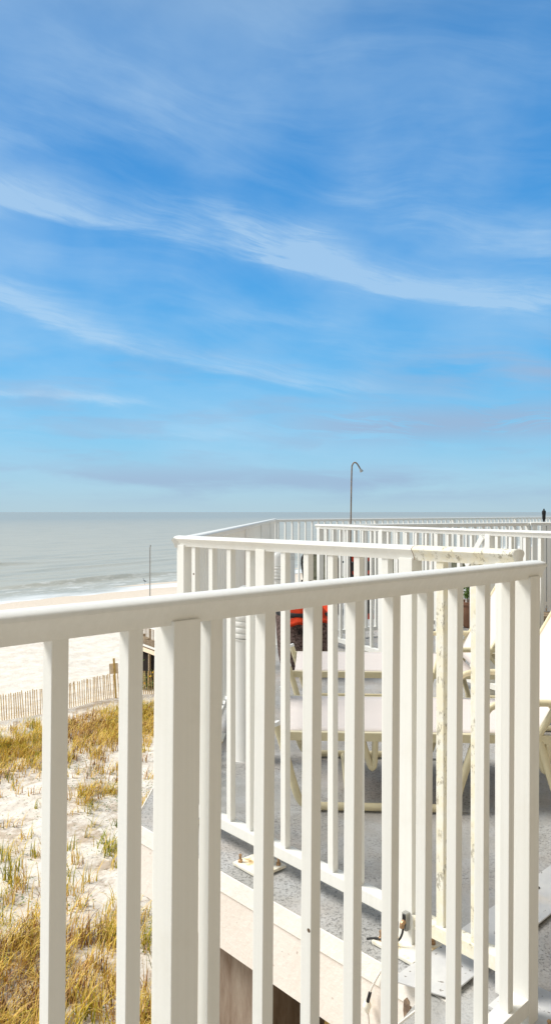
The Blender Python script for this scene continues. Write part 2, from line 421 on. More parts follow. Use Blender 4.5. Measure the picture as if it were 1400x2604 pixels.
# ------------------------------------------------------------------ mesh helpers
class MB:
    def __init__(s): s.bm = bmesh.new()

    def box(s, x0, x1, y0, y1, z0, z1, bev=0.0, M=None):
        b = s.bm
        vs = [b.verts.new((x, y, z)) for z in (z0, z1) for y in (y0, y1) for x in (x0, x1)]
        fs = [b.faces.new([vs[i] for i in f]) for f in ((0, 2, 3, 1), (4, 5, 7, 6), (0, 1, 5, 4), (2, 6, 7, 3), (0, 4, 6, 2), (1, 3, 7, 5))]
        if bev:
            es = set(e for f in fs for e in f.edges)
            r = bmesh.ops.bevel(b, geom=list(es), offset=bev, segments=2, affect='EDGES', profile=0.7)
            vs = list({v for f in r['faces'] for v in f.verts} | {v for v in vs if v.is_valid})
        if M is not None:
            bmesh.ops.transform(b, matrix=M, verts=vs)
        return s

    def prism(s, prof, x0, x1):
        """closed profile of (y, z) extruded along x"""
        b = s.bm
        A = [b.verts.new((x0, y, z)) for y, z in prof]
        B = [b.verts.new((x1, y, z)) for y, z in prof]
        n = len(prof)
        for i in range(n):
            j = (i + 1) % n
            b.faces.new((A[i], B[i], B[j], A[j]))
        b.faces.new(A); b.faces.new(B[::-1])
        return s

    def poly(s, pts, z0, z1):
        b = s.bm
        A = [b.verts.new((x, y, z0)) for x, y in pts]
        B = [b.verts.new((x, y, z1)) for x, y in pts]
        n = len(pts)
        for i in range(n):
            j = (i + 1) % n
            b.faces.new((A[i], A[j], B[j], B[i]))
        b.faces.new(A[::-1]); b.faces.new(B)
        return s

    def tube(s, pts, r, seg=10, smooth_path=0, cap=True):
        P = [Vector(p) for p in pts]
        if smooth_path:
            Q = []
            for i in range(len(P) - 1):
                p0 = P[max(i - 1, 0)]; p1 = P[i]; p2 = P[i + 1]; p3 = P[min(i + 2, len(P) - 1)]
                for k in range(smooth_path):
                    t = k / smooth_path
                    Q.append(0.5 * ((2 * p1) + (p2 - p0) * t + (2 * p0 - 5 * p1 + 4 * p2 - p3) * t * t + (3 * p1 - p0 - 3 * p2 + p3) * t ** 3))
            Q.append(P[-1])
            if isinstance(r, (list, tuple)):
                r = list(np.interp(np.linspace(0, len(P) - 1, len(Q)), range(len(P)), r))
            P = Q
        b = s.bm
        rings = []
        up = Vector((0, 0, 1))
        prev = None
        for i, p in enumerate(P):
            d = (P[min(i + 1, len(P) - 1)] - P[max(i - 1, 0)]).normalized()
            if prev is None:
                a = d.cross(up)
                if a.length < 0.1: a = d.cross(Vector((1, 0, 0)))
                a.normalize()
            else:
                a = (prev - d * prev.dot(d)).normalized()
            prev = a
            c = d.cross(a)
            rr = r[i] if isinstance(r, (list, tuple)) else r
            rings.append([b.verts.new(p + (a * math.cos(6.28318 * k / seg) + c * math.sin(6.28318 * k / seg)) * rr) for k in range(seg)])
        for u, v in zip(rings, rings[1:]):
            for k in range(seg):
                b.faces.new((u[k], u[(k + 1) % seg], v[(k + 1) % seg], v[k]))
        if cap:
            b.faces.new(rings[0][::-1]); b.faces.new(rings[-1])
        return s

    def lathe(s, prof, cx=0, cy=0, seg=28):
        b = s.bm
        rings = [[b.verts.new((cx + r * math.cos(6.28318 * k / seg), cy + r * math.sin(6.28318 * k / seg), z)) for k in range(seg)] for r, z in prof]
        for u, v in zip(rings, rings[1:]):
            for k in range(seg):
                b.faces.new((u[k], u[(k + 1) % seg], v[(k + 1) % seg], v[k]))
        b.faces.new(rings[0][::-1]); b.faces.new(rings[-1])
        return s

    def build(s, name, m, parent=None, loc=(0, 0, 0), smooth=False):
        bmesh.ops.recalc_face_normals(s.bm, faces=s.bm.faces[:])
        me = bpy.data.meshes.new(name)
        s.bm.to_mesh(me); s.bm.free()
        me.materials.append(m)
        if smooth:
            me.shade_smooth()
            me.set_sharp_from_angle(angle=R(38))
        o = bpy.data.objects.new(name, me)
        COL.objects.link(o)
        o.location = loc
        if parent: o.parent = parent
        return o


def tag(o, label=None, cat=None, group=None, kind=None):
    if label: o['label'] = label
    if cat: o['category'] = cat
    if group: o['group'] = group
    if kind: o['kind'] = kind
    return o


def empty(name, loc, rz, label, cat, group=None):
    o = bpy.data.objects.new(name, None)
    COL.objects.link(o)
    o.empty_display_size = 0.1
    o.location = loc; o.rotation_euler = (0, 0, rz)
    return tag(o, label, cat, group)


def put(o, parent, loc):
    c = o.copy(); COL.objects.link(c); c.parent = parent; c.location = loc
    return c


# ------------------------------------------------------------------ the setting: sand, sea
def shore(x, y): return SH[0] * x + SH[1] * y


def sand_z(x, y):
    d = shore(x, y)
    z = -7.5 + 0.10 * np.sin(x * 0.31 + 1.3) * np.cos(y * 0.27) + 0.05 * np.sin(x * 0.9 + y * 0.6) + 0.03 * np.sin(x * 2.1 - y * 1.7)
    t = np.clip((d - 45) / 23.3, 0, 1)
    z = z * (1 - t) + (-7.66) * t
    z = np.where(d > 68.3, -7.66 - (d - 68.3) * 0.05, z)
    return np.maximum(z, -40)


def grid_mesh(name, X, Y, Z, m, smooth=True):
    ny, nx = X.shape
    me = bpy.data.meshes.new(name)
    co = np.stack([X, Y, Z], -1).reshape(-1, 3)
    i = np.arange(nx * ny).reshape(ny, nx)
    f = np.stack([i[:-1, :-1], i[:-1, 1:], i[1:, 1:], i[1:, :-1]], -1).reshape(-1, 4)
    me.from_pydata(co.tolist(), [], f.tolist())
    me.materials.append(m)
    if smooth: me.shade_smooth()
    o = bpy.data.objects.new(name, me); COL.objects.link(o)
    return o


def warp_axis(a, b, n, near, far):
    t = np.linspace(a, b, n)
    return t


xs = np.concatenate([-np.geomspace(3000, 46, 26), np.linspace(-45, 40, 240), np.geomspace(41, 6000, 30)])
ys = np.concatenate([-np.geomspace(2500, 11, 18), np.linspace(-10, 120, 330), np.geomspace(122, 6000, 30)])
GX, GY = np.meshgrid(xs, ys)
tag(grid_mesh('beach_sand', GX, GY, sand_z(GX, GY), SAND), kind='structure')

dd = np.concatenate([np.linspace(62, 130, 230), np.geomspace(131, 40000, 60)])
aa = np.concatenate([-np.geomspace(40000, 61, 30), np.linspace(-60, 170, 240), np.geomspace(171, 40000, 30)])
GA, GD = np.meshgrid(aa, dd)


def ridge(d0, w, h, a0, aw, wob=0.02):
    dc = d0 + 1.5 * np.sin(GA * 0.07) + 0.6 * np.sin(GA * 0.19 + 1)
    q = (GD - dc) / w
    prof = np.where(q < 0, np.exp(-(q * 1.8) ** 2), np.exp(-q ** 2))
    return h * prof * np.exp(-((GA - a0) / aw) ** 2)


GZ = -7.62 + ridge(77.5, 1.6, 0.60, 62, 16) + ridge(84, 1.6, 0.5, 40, 9) + ridge(112, 2.4, 0.8, 62, 13) \
     + ridge(80, 1.8, 0.22, 100, 30) + ridge(98, 2.0, 0.18, 85, 18) + 0.05 * np.sin(GD * 0.9 + np.sin(GA * 0.1) * 2) * (GD < 400)
sea = grid_mesh('sea_water', GA * 0.6 + GD * SH[0], GA * 0.8 + GD * SH[1], GZ, SEA)
tag(sea, kind='structure')

# ------------------------------------------------------------------ decks
tA, tB = 0.77, -0.8437
PA = Vector((-0.0998, 1.103)); dA = Vector((math.cos(tA), math.sin(tA))); nA = Vector((-math.sin(tA), math.cos(tA)))
PB = Vector((-0.3272, 2.9173)); dB = Vector((math.cos(tB), math.sin(tB))); nB = Vector((-math.sin(tB), math.cos(tB)))


def UA(u, n): return dA * u + nA * n          # absolute coordinates along A's directions


c_corner = Vector((-0.374, 2.975)); c_far = Vector((0.0, 11.6)); d_far = Vector((6.4, 17.5))
dC = (c_far - c_corner).normalized()
dD = (d_far - c_far).normalized()
# pool deck slab: front edge parallel to fence B, left edge parallel to fence C, joint with the balcony along A
e1 = Vector((-0.195, 2.576)); eB = Vector((0.476, -0.521)).normalized()
corner = e1 - eB * 0.535
# intersection of the front edge with the joint line n = 1.12
k = (1.12 - nA.dot(e1)) / nA.dot(eB)
jn = e1 + eB * k
jn2 = jn + dA * 16
lf = corner + dC * (c_far - c_corner).length + Vector((-0.02, 0.25))
df = lf + dD * 22
slab = [tuple(corner), tuple(jn), tuple(jn2), tuple(df), tuple(lf)]
o = MB().poly(slab, -0.25, 0.0).build('pool_deck', DECKM)
tag(o, kind='structure')
# fascia of the pool deck (cream stucco) with a sloping white lip
nF = Vector((eB.y, -eB.x))       # outward of the front edge
if nF.dot(-e1) < 0: nF = -nF


def edge_strip(name, p, q, nrm, m_f, m_l, ztop=0.0, drop=0.25, lipw=0.022):
    d = (q - p); L = d.length; d.normalize()
    root = Matrix.Translation((p.x, p.y, 0)) @ Matrix(((d.x, nrm.x, 0, 0), (d.y, nrm.y, 0, 0), (0, 0, 1, 0), (0, 0, 0, 1)))
    a = MB().prism([(0.001, ztop - 0.001), (0.004, ztop + 0.003), (0.008, ztop + 0.002), (lipw, ztop - 0.052), (lipw - 0.004, ztop - 0.058), (0.001, ztop - 0.056)], 0, L)
    bmesh.ops.transform(a.bm, matrix=root, verts=a.bm.verts[:])
    l = a.build(name + '_lip', m_l)
    b_ = MB().prism([(0.001, ztop - 0.056), (lipw - 0.005, ztop - 0.056), (lipw - 0.006, ztop - drop), (0.001, ztop - drop)], 0, L)
    bmesh.ops.transform(b_.bm, matrix=root, verts=b_.bm.verts[:])
    f = b_.build(name, m_f)
    return f, l


fs, lp = edge_strip('deck_fascia', corner - eB * 0.02, jn + eB * 0.10, nF, STUC, LIP)
tag(fs, kind='structure'); tag(lp, kind='structure')
mb = MB()
hp = [(-.014, -.048), (-.006, -.038), (.004, -.044), (.008, -.066), (.006, -.092), (-.002, -.108), (-.012, -.098), (-.016, -.075)]
A_ = [mb.bm.verts.new((*(e1 + eB * (.826 + a_) + nF * .0175), z_)) for a_, z_ in hp]
B_ = [mb.bm.verts.new((*(e1 + eB * (.826 + a_) + nF * .0225), z_)) for a_, z_ in hp]
mb.bm.faces.new(B_); mb.bm.faces.new(A_[::-1])
for i in range(8): mb.bm.faces.new((A_[i], A_[(i + 1) % 8], B_[(i + 1) % 8], B_[i]))
mb.build('rust_hole', RUST, fs)
nL = Vector((-dC.y, dC.x))
fs, lp = edge_strip('side_fascia', corner, lf, nL, STUC, LIP)
tag(fs, kind='structure'); tag(lp, kind='structure')

# balcony slab under fence A
bal = [UA(-3.5, 1.08), UA(-3.5, -1.4), UA(9, -1.4), UA(9, 1.10), UA(1.545, 1.10), UA(1.43, 1.08)]
o = MB().poly([tuple(p) for p in bal], -0.24, 0.0).build('balcony_floor', DECKM)
tag(o, kind='structure')
pA0, pA1 = UA(-3.5, 1.08), UA(1.54, 1.08)
fs, lp = edge_strip('balcony_fascia', pA0, pA1, nA, STUC, LIP)
tag(fs, kind='structure'); tag(lp, kind='structure')
# metal cover plate over the joint between the two decks
pl = MB()
b = pl.bm
ul = [(1.575, 1.195, .012), (14, 1.195, .012), (14, 1.048, .014), (1.62, 1.048, .014)]
top = [b.verts.new((*UA(u, n), z)) for u, n, z in ul]
bot = [b.verts.new((*UA(u, n), z - 0.005)) for u, n, z in ul]
b.faces.new(top); b.faces.new(bot[::-1])
for i in range(4): b.faces.new((top[i], bot[i], bot[(i + 1) % 4], top[(i + 1) % 4]))
bmesh.ops.bevel(b, geom=b.edges[:], offset=0.0012, segments=1, affect='EDGES')
o = pl.build('joint_cover_plate', PLATE)
tag(o, 'long white metal cover plate lying over the joint between the two decks', 'cover plate')
for u, n in ((2.05, 1.075), (1.9, 1.16), (2.3, 1.15), (2.75, 1.07), (2.6, 1.17)):
    p = UA(u, n)
    MB().lathe([(0.007, 0), (0.0075, 0.002), (0.005, 0.0035)], 0, 0, 10).build('screw', BLACK, o, (p.x, p.y, 0.0135))

# storeys under the pool deck
inn = -0.16
wl = corner + eB * 0.33 - nF * 0.05
base_pts = [tuple(corner + eB * 0.30 - nF * 0.10), tuple(corner + eB * 0.66 - nF * 0.10), tuple(corner + eB * 0.66 - nF * 0.6), tuple(lf + Vector((2, -1.0))), tuple(lf + Vector((0.5, -1.0)))]
o = MB().poly(base_pts, -7.7, -0.252).build('lower_wall', BROWN)
tag(o, 'brown stained wall under the cream edge of the pool deck', 'wall')
MB().box(-.035, .035, -.03, .03, -7.6, -0.253).build('corner_strip', STUC, o, (*(corner + eB * 0.305 - nF * 0.075), 0))
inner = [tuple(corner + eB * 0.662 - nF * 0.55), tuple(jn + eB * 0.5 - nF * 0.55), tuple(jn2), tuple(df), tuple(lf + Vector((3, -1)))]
o = MB().poly(inner, -7.7, -0.254).build('recess_shade_wall', BLACKIN)  # near-black colour stands for the shade inside the opening
tag(o, 'recessed wall below the pool deck, painted near black as shade in the opening', 'wall')
p = corner + eB * 1.045 - nF * 0.05
o = MB().box(-.012, .035, -.045, .045, -7.6, -.251, 0.002).build('timber_post', OCHRE, None, (p.x, p.y, 0)); o.rotation_euler = (0, 0, tB)
tag(o, 'ochre timber post beside the dark opening below the pool deck', 'post')
p = corner + eB * 1.20 - nF * 0.06
o = MB().box(-.0, .40, -.02, .02, -7.6, -.252, 0.002).build('plywood_sheet', OCHRE, None, (p.x, p.y, 0)); o.rotation_euler = (0, 0, tB)
tag(o, 'ochre timber panel under the right end of the cream deck edge', 'panel')

# the building behind the balcony: wall, ceiling slab (they shade and warm the railings)
ww = MB()
P0 = UA(-3.5, -0.75); P1 = UA(9, -0.75)
w = [tuple(UA(-0.55, -0.55)), tuple(UA(-0.55, -0.85)), tuple(UA(9, -0.85)), tuple(UA(9, -0.55))]
ww.poly(w, 0.003, 2.6)
bw = ww.build('balcony_wall', WALLM)
tag(bw, 'tan stucco wall of the building behind the balcony', 'wall')
w = [tuple(UA(-0.55, 0.25)), tuple(UA(-0.55, -1.4)), tuple(UA(9, -1.4)), tuple(UA(9, 0.25))]
o = MB().poly(w, 2.602, 2.85).build('balcony_ceiling', WALLM)
tag(o, kind='structure')
w = [tuple(UA(-3.5, -0.9)), tuple(UA(-3.5, -1.4)), tuple(UA(9, -1.4)), tuple(UA(9, -0.9))]
o = MB().poly([tuple(UA(-3.5, 0.9)), tuple(UA(-3.5, -1.4)), tuple(UA(9, -1.4)), tuple(UA(9, 0.9))], -7.7, -0.245).build('building_lower_wall', WALLM)
tag(o, 'tan stucco wall of the storeys below the balcony', 'wall')

# ------------------------------------------------------------------ railings
HP = [(-.0150, 0), (-.0168, .010), (-.0205, .020), (-.0258, .0275), (-.0285, .033), (-.0275, .0385), (-.0235, .0425), (-.014, .0455), (0, .0468)]
HP = HP + [(-y, z) for y, z in HP[-2::-1]]


def hand_profile(s=1.0, hz=1.0): return [(y * s, z * hz) for y, z in HP]


def railing(name, P, ang, label, zt, zb, pickets, posts, u0, u1, rb=None, group=None, mats=None, lean=0.0, pw=0.0235, postw=0.0475, hgt=1.0,
            plates=(), worn_from=None, cap_ends=True):
    """local x runs along the railing, local y away from the viewer; zt = underside of the handrail, zb = top of the bottom rail"""
    root = empty(name, (P[0], P[1], 0), ang, label, 'railing', group)
    cy = pw / 2

    def sheared(mb):
        if lean:
            for v in mb.bm.verts: v.co.x += lean * (v.co.z - 0.55)
        return mb
    # handrail
    segs = [(u0, u1, PAINT)] if worn_from is None else [(u0, worn_from - 0.0015, PAINT), (worn_from + 0.0015, u1, WORN)]
    for a, b_, m in segs:
        mb = MB().prism([(y + cy, z * hgt + zt) for y, z in HP], a, b_)
        if lean: 
            for v in mb.bm.verts: v.co.x += lean * (zt - 0.55)
        h = mb.build('handrail', m, root, smooth=True)
        if m is WORN: h['label'] = 'yellowed chipped end piece of the handrail'
    if worn_from is not None:
        MB().prism([(y * 0.985 + cy, z * hgt * 0.985 + zt + .0003) for y, z in HP], worn_from - 0.0014, worn_from + 0.0014).build('joint_gap', RUST, root)
    if cap_ends:
        for e, sgn in ((u0, -1), (u1, 1)):
            mb = MB().prism([(y * 0.97 + cy, z * hgt * 0.97 + zt + .0006) for y, z in HP], *sorted((e, e + sgn * 0.002)))
            if lean:
                for v in mb.bm.verts: v.co.x += lean * (zt - 0.55)
            mb.build('end_cap', PAINT, root)
    # bottom rail
    rb = rb or (u0 + .02, u1 - .02)
    for a, b_, m in ([(rb[0], rb[1], PAINT)] if worn_from is None else [(rb[0], worn_from, PAINT), (worn_from, rb[1], WORN)]):
        mb = MB().box(a, b_, cy - .021, cy + .021, zb - .038, zb, 0.002)
        if lean:
            for v in mb.bm.verts: v.co.x += lean * (zb - 0.55)
        br = mb.build('bottom_rail', m, root)
    # pickets share one mesh (a second, worn one after the joint)
    proto = {}
    for i, u in enumerate(pickets):
        worn = worn_from is not None and u > worn_from
        if worn not in proto:
            mb = sheared(MB().box(0, pw, 0, pw, zb - 0.002, zt + 0.004, 0.0014))
            proto[worn] = mb.build('picket', WORN if worn else PAINT, root, (u, 0, 0))
            if worn: proto[worn]['label'] = 'yellowed picket with chipped paint'
        else:
            put(proto[worn], root, (u, 0, 0))
    pp = None
    for u in posts:
        if pp is None:
            mb = sheared(MB().box(0, postw, -.012 if lean or True else 0, postw - .012, 0.008, zt + 0.006, 0.002))
            pp = mb.build('post', PAINT, root, (u, 0.002, 0))
        else:
            put(pp, root, (u, 0.002, 0))
    for (u, m, x0, x1, y0, y1) in plates:
        bp = MB().box(x0, x1, y0, y1, 0.004, 0.014, 0.002).build('base_plate', m, root, (u, 0, 0))
        for bx, by in ((x0 + .018, y0 + .02), (x1 - .018, y1 - .02)):
            MB().lathe([(0.008, 0), (0.008, 0.008), (0.0045, 0.010), (0.0045, 0.020), (0.006, .024), (0.004, .028), (0.001, .029)], bx, by, 12).build('anchor_bolt', BRASS, bp, (0, 0, 0.014))
    return root


TOP = EYE
# A: the near railing
railA = railing('near_railing', PA, tA, 'white picket railing across the foreground, nearest the viewer, cream grey in the shade', EYE - .160, EYE - 1.155,
                [-.254, -.142, -.365, -.476, -.587, -.8, -.911, -1.022] + [.111 * i for i in range(9)], [-.074, .967, -.70], -1.6, 1.036, hgt=.885, lean=0.0105,
                plates=[(.967, PLATE, .0, .16, -.07, .10), (-.074, BASEP, -.05, .10, -.05, .085)])
# B: second railing with the worn end
pB = [0, .111, .222, .333] + [.5179 + .111 * i for i in range(5)] + [1.156, 1.266]
railB = railing('deck_railing', PB, tB, 'white picket railing with a yellowed chipped right end, second from the viewer', EYE - .136, EYE - 1.135,
                [u - .0 for u in pB], [-.087, .397, 1.033, 1.345], -.100, 1.397, rb=(-.08, 1.345), hgt=0.90, worn_from=1.084,
                plates=[(.397, BASEP, -.045, .095, -.075, .05), (1.033, BASEP, -.045, .10, -.075, .06), (-.093, BASEP, -.03, .09, -.06, .05)])
# grounding clamp and cable on B's right post
cl = MB().box(-.008, .008, -.016, -.0, .0, .05, 0.002)
clo = cl.build('ground_clamp', METAL, railB, (1.066, -.0105, .055))
MB().tube([(0, -.012, .028), (.0, -.024, .022), (.0, -.026, .012)], 0.007, 10, 3).build('clamp_screw', BRASS, clo)
MB().box(-.004, .004, -.019, -.0165, .030, .046).build('clamp_slot', BLACK, clo)
MB().tube([(1.066, -.03, .075), (1.066, -.035, .05), (1.058, -.045, .03), (1.035, -.055, .022), (1.00, -.062, .019), (.97, -.075, .010)], 0.0032, 8, 6).build('ground_cable', RUBBER, railB, smooth=True)


def fill(u0, u1, sp): 
    n = int((u1 - u0) / sp)
    return [u0 + sp * i for i in range(n + 1)]


lenC = (c_far - c_corner).length
aC = math.atan2(dC.y, dC.x)
railC = railing('side_railing', c_corner, aC, 'long white picket railing running away along the sea side of the pool deck', EYE - .142, EYE - 1.14,
                [u for u in fill(.10, lenC - .1, .111)], [1.05, 3.0, 5.0, 7.0], 0.0, lenC, rb=(.03, lenC - .02), hgt=0.86,
                plates=[(1.05, BASEP, -.05, .10, -.05, .075), (3.0, BASEP, -.05, .10, -.05, .075)])
lenD = (d_far - c_far).length + 5
aD = math.atan2(dD.y, dD.x)
railD = railing('far_railing', c_far, aD, 'farthest white picket railing, along the horizon at the far edge of the pool deck', EYE - .155, EYE - 1.14,
                [u for u in fill(.06, lenD - .1, .15)], [-.01, 2.4, 4.8, 7.2, 9.6, 12.0], -.03, lenD, hgt=0.9)
# E1 and E2 : the pool enclosure
E0 = Vector((0.408, 7.05)); E1 = Vector((1.653, 4.49)); E2 = Vector((2.91, 8.57))
d1 = (E1 - E0).normalized(); d2 = (E2 - E0).normalized()
L1 = (E1 - E0).length + 1.0
aE1 = math.atan2(d1.y, d1.x)
railE = railing('enclosure_railing', E0, aE1, 'front white picket railing of the pool enclosure, reaching the right edge', EYE - .157, EYE - 1.135,
                [u for u in fill(.12, L1 - .1, .125)], [-.02, 1.02, 2.28, 3.3], -.05, L1, hgt=0.9, plates=[(1.02, BASEP, -.05, .10, -.05, .075)])
# white diagonal brace under E's handrail
ubr = 2.10
br = MB()
br.box(-.02, .02, -.004, .004, 0, .26, 0.001)
bo = br.build('brace', PAINT, railE, (ubr, -.012, EYE - .157 - .215)); bo.rotation_euler = (0, R(38), 0)
L2 = (E2 - E0).length
aE2 = math.atan2(d2.y, d2.x)
railF = railing('inner_railing', E0 + nB * 0.03, aE2, 'white picket railing of the pool enclosure going away to the right behind its front side', EYE - .160, EYE - 1.135,
                [u for u in fill(.16, L2 - .1, .125)], [L2 * .5, L2 - .05], 0.03, L2, hgt=0.9)
F0 = Vector((2.93, 8.52)); aF = R(-8)
railG = railing('gate_railing', F0, aF, 'short white picket railing standing above the wooden step at the right edge', EYE - .155, EYE - 1.02,
                [u for u in fill(.22, 2.2, .125)], [.0, .10, .155, 1.2], -.02, 2.4, rb=(.02, 2.38), hgt=0.9, plates=[(.155, PLATE, -.03, .10, -.05, .075)])
for ch in railG.children:
    if ch.name.startswith('base_plate'): ch.location.z = 0.10
st = empty('wooden_step', (2.6, 8.2, 0), R(-8), 'weathered wooden step under the pool gate at the right edge', 'step')
MB().box(-.05, 2.4, -.02, .14, .06, .10, .003).build('tread', WOOD, st)
MB().box(-.05, 2.4, .16, .9, .06, .10, .003).build('platform_board', WOOD, st)
MB().box(0, 2.3, .05, .85, .003, .058, .0).build('step_shade', BLACKIN, st)  # near-black filler, painted shadow below the tread and platform
MB().box(-.15, 2.4, -.62, -.44, .004, .045, .003).build('lower_board', WOOD, st)
MB().box(-.15, 2.4, -.40, -.22, .004, .040, .003).build('lower_board', WOOD, st)


# ------------------------------------------------------------------ ribbed white pipes along C
def ribbed_pipe(x, y, label):
    root = empty('ribbed_pipe', (x, y, 0), 0, label, 'vent pipe', 'white ribbed pipes standing along the side railing')
    r = .061
    pr = [(r, 0.0), (r + .002, .01), (r, .02), (r, .60), (r + .004, .603), (r + .004, .607)]
    MB().lathe([(r + .003, 0), (r, .006), (r, .598), (r + .005, .602), (r + .005, .606)], 0, 0, 32).build('pipe_body', PVC, root, smooth=True)
    z = .607
    p = []
    for i in range(4):
        p += [(r - .006, z), (r + .004, z + .004), (r + .006, z + .012), (r + .004, z + .022), (r - .006, z + .027)]
        z += .0305
    MB().lathe(p, 0, 0, 32).build('ribbed_collar', PVC, root, smooth=True)
    MB().lathe([(r - .006, z - .004), (r + .001, z), (r + .001, .80), (r - .006, .83), (r - .022, .852), (.012, .866), (.004, .867)], 0, 0, 32).build('cap', PVC, root, smooth=True)
    return root


ribbed_pipe(-.153, 3.74, 'nearest of the three white ribbed pipes, its foot visible on the grey deck')
ribbed_pipe(.03, 7.0, 'middle one of the three white ribbed pipes, seen between two pickets')
ribbed_pipe(.20, 10.0, 'farthest and smallest-looking of the three white ribbed pipes')


# ------------------------------------------------------------------ loungers
def lounger(x, y, rz, label):
    root = empty('sun_lounger', (x, y, 0), rz, label, 'sun lounger', 'cream framed loungers on the pool deck')
    W = .60; H = .313
    for i, yy in enumerate((0.0, W)):
        MB().box(.02, 1.86, yy - .012, yy + .012, H - .030, H + .006, .004).build('side_rail', CREAM, root)
    hinge = 1.075
    # seat sling, slightly sagging
    nx, ny = 14, 9
    X, Y = np.meshgrid(np.linspace(.035, hinge, nx), np.linspace(.010, W - .010, ny))
    Zs = H + .008 - .014 * np.sin(np.pi * (Y - .01) / (W - .02)) * 0.8
    s_ = grid_mesh('seat_sling', X, Y, Zs, SLING); s_.parent = root
    sm = s_.modifiers.new('thick', 'SOLIDIFY'); sm.thickness = .004
    # raised back
    a = R(60); Lb = .57
    X, Y = np.meshgrid(np.linspace(0, Lb, 12), np.linspace(.010, W - .010, ny))
    sag = .016 * np.sin(np.pi * (Y - .01) / (W - .02))
    BX = hinge + X * math.cos(a) + sag * math.sin(a); BZ = H + .01 + X * math.sin(a) - sag * math.cos(a)
    s_ = grid_mesh('back_sling', BX, Y, BZ, SLING); s_.parent = root
    sm = s_.modifiers.new('thick', 'SOLIDIFY'); sm.thickness = .004
    ex, ez = hinge + Lb * math.cos(a), H + Lb * math.sin(a)
    MB().tube([(hinge, 0, H), (ex, 0, ez), (ex + .02, .05, ez + .035), (ex + .02, W - .05, ez + .035), (ex, W, ez), (hinge, W, H)], .014, 10).build('back_frame', CREAM, root, smooth=True)
    for yy, fl in ((0.0, -.03), (W, .045)):
        yb = yy + fl
        # sled leg: capped top at the foot end, slanting down to the floor tube and up again to the rail
        MB().tube([(.0, yy - .02 if fl < 0 else yy + .02, H + .035), (.03, yy + fl * .5, H - .06), (.075, yb, .10), (.098, yb, .045), (.125, yb, .022), (.16, yb, .020), (.45, yb, .020),
                   (.68, yb, .020), (.715, yb, .024), (.735, yb, .045), (.755, yb + (-fl) * .3, .11), (.82, yy, H - .02)], .0165, 12, 3).build('leg', CREAM, root, smooth=True)
        MB().tube([(-.0045, yy - .02 if fl < 0 else yy + .02, H + .049), (.0005, yy - .02 if fl < 0 else yy + .02, H + .034)], .0178, 12).build('leg_cap', CAPW, root, smooth=True)
        MB().tube([(1.08, yy, H - .02), (1.15, yb, .05), (1.19, yb, .022), (1.6, yb, .020), (1.68, yb, .05), (1.76, yy, H - .02)], .0165, 12, 3).build('leg', CREAM, root, smooth=True)
        for bx in (.355, 1.06):
            MB().tube([(bx, yy, H - .02), (bx + .028, yy + .004, H - .115), (bx + .042, yy + .005, H - .145), (bx + .052, yy + .004, H - .115), (bx + .054, yy, H - .02)], .0135, 10, 3).build('bracket', CREAM, root, smooth=True)
        # arm
        MB().tube([(.835, yy, H + .0), (.86, yy, H + .085), (.90, yy, H + .125), (1.0, yy, H + .135), (1.30, yy, H + .135), (1.42, yy, H + .12), (1.46, yy, H)], .0145, 10, 3).build('arm', CREAM, root, smooth=True)
        MB().tube([(1.12, yy, H + .13), (1.22, yy, H + .005)], .010, 8).build('arm_strut', CREAM, root, smooth=True)
    MB().tube([(.3, -.03, .018), (.3, W + .04, .018)], .012, 8).build('cross_tube', CREAM, root, smooth=True)
    return root


lounger(.005, 3.125, R(-3.0), 'nearest cream tube sun lounger, its long side facing the viewer behind the pickets')
lounger(.075, 4.31, R(-3.0), 'second cream tube sun lounger, just behind the nearest one')

# ------------------------------------------------------------------ things on the pool deck
sh = empty('outdoor_shower', (1.10, 11.0, 0), 0, 'thin brown outdoor shower pipe with a curved top rising above the railings', 'shower')
zt = EYE + .73
MB().tube([(0, 0, 0), (.005, 0, .8), (.014, 0, 1.5), (.022, 0, zt - .10), (.028, 0, zt - .045), (.045, 0, zt - .012), (.066, 0, zt), (.088, 0, zt - .008), (.107, 0, zt - .028), (.128, 0, zt - .062), (.145, 0, zt - .092)],
          .0105, 10, 4).build('pipe', RUST, sh, smooth=True)
hd = MB().lathe([(.008, 0), (.012, -.01), (.022, -.03), (.027, -.05), (.026, -.056)], 0, 0, 16).build('shower_head', METAL, sh, (.145, 0, zt - .090), smooth=True)
hd.rotation_euler = (0, R(-28), 0)
MB().box(-.05, .05, -.05, .05, .002, .012).build('base_plate', METAL, sh)
MB().tube([(.012, -.012, 1.02), (.012, -.05, 1.02)], .012, 8).build('valve', BRASS, sh)

# litter bin with pebbled sides, orange towel on it
bn = empty('pebbled_planter', (.235, 5.75, 0), 0, 'dark brown pebbled round planter with a knob, under an orange cloth', 'planter')
MB().lathe([(.17, .0), (.19, .02), (.215, .15), (.228, .30), (.234, .43), (.232, .455), (.222, .46), (.215, .45), (.02, .44)], 0, 0, 40).build('tub', PEBB, bn, smooth=True)
MB().lathe([(.232, .452), (.236, .456), (.236, .472), (.230, .482), (.02, .485)], 0, 0, 40).build('rim', BLACK, bn, smooth=True)
MB().lathe([(.004, -.028), (.016, -.022), (.024, -.008), (.024, .008), (.016, .022), (.004, .028)], 0, 0, 14).build('knob', PEBB, bn, (.02, -.240, .355), smooth=True)
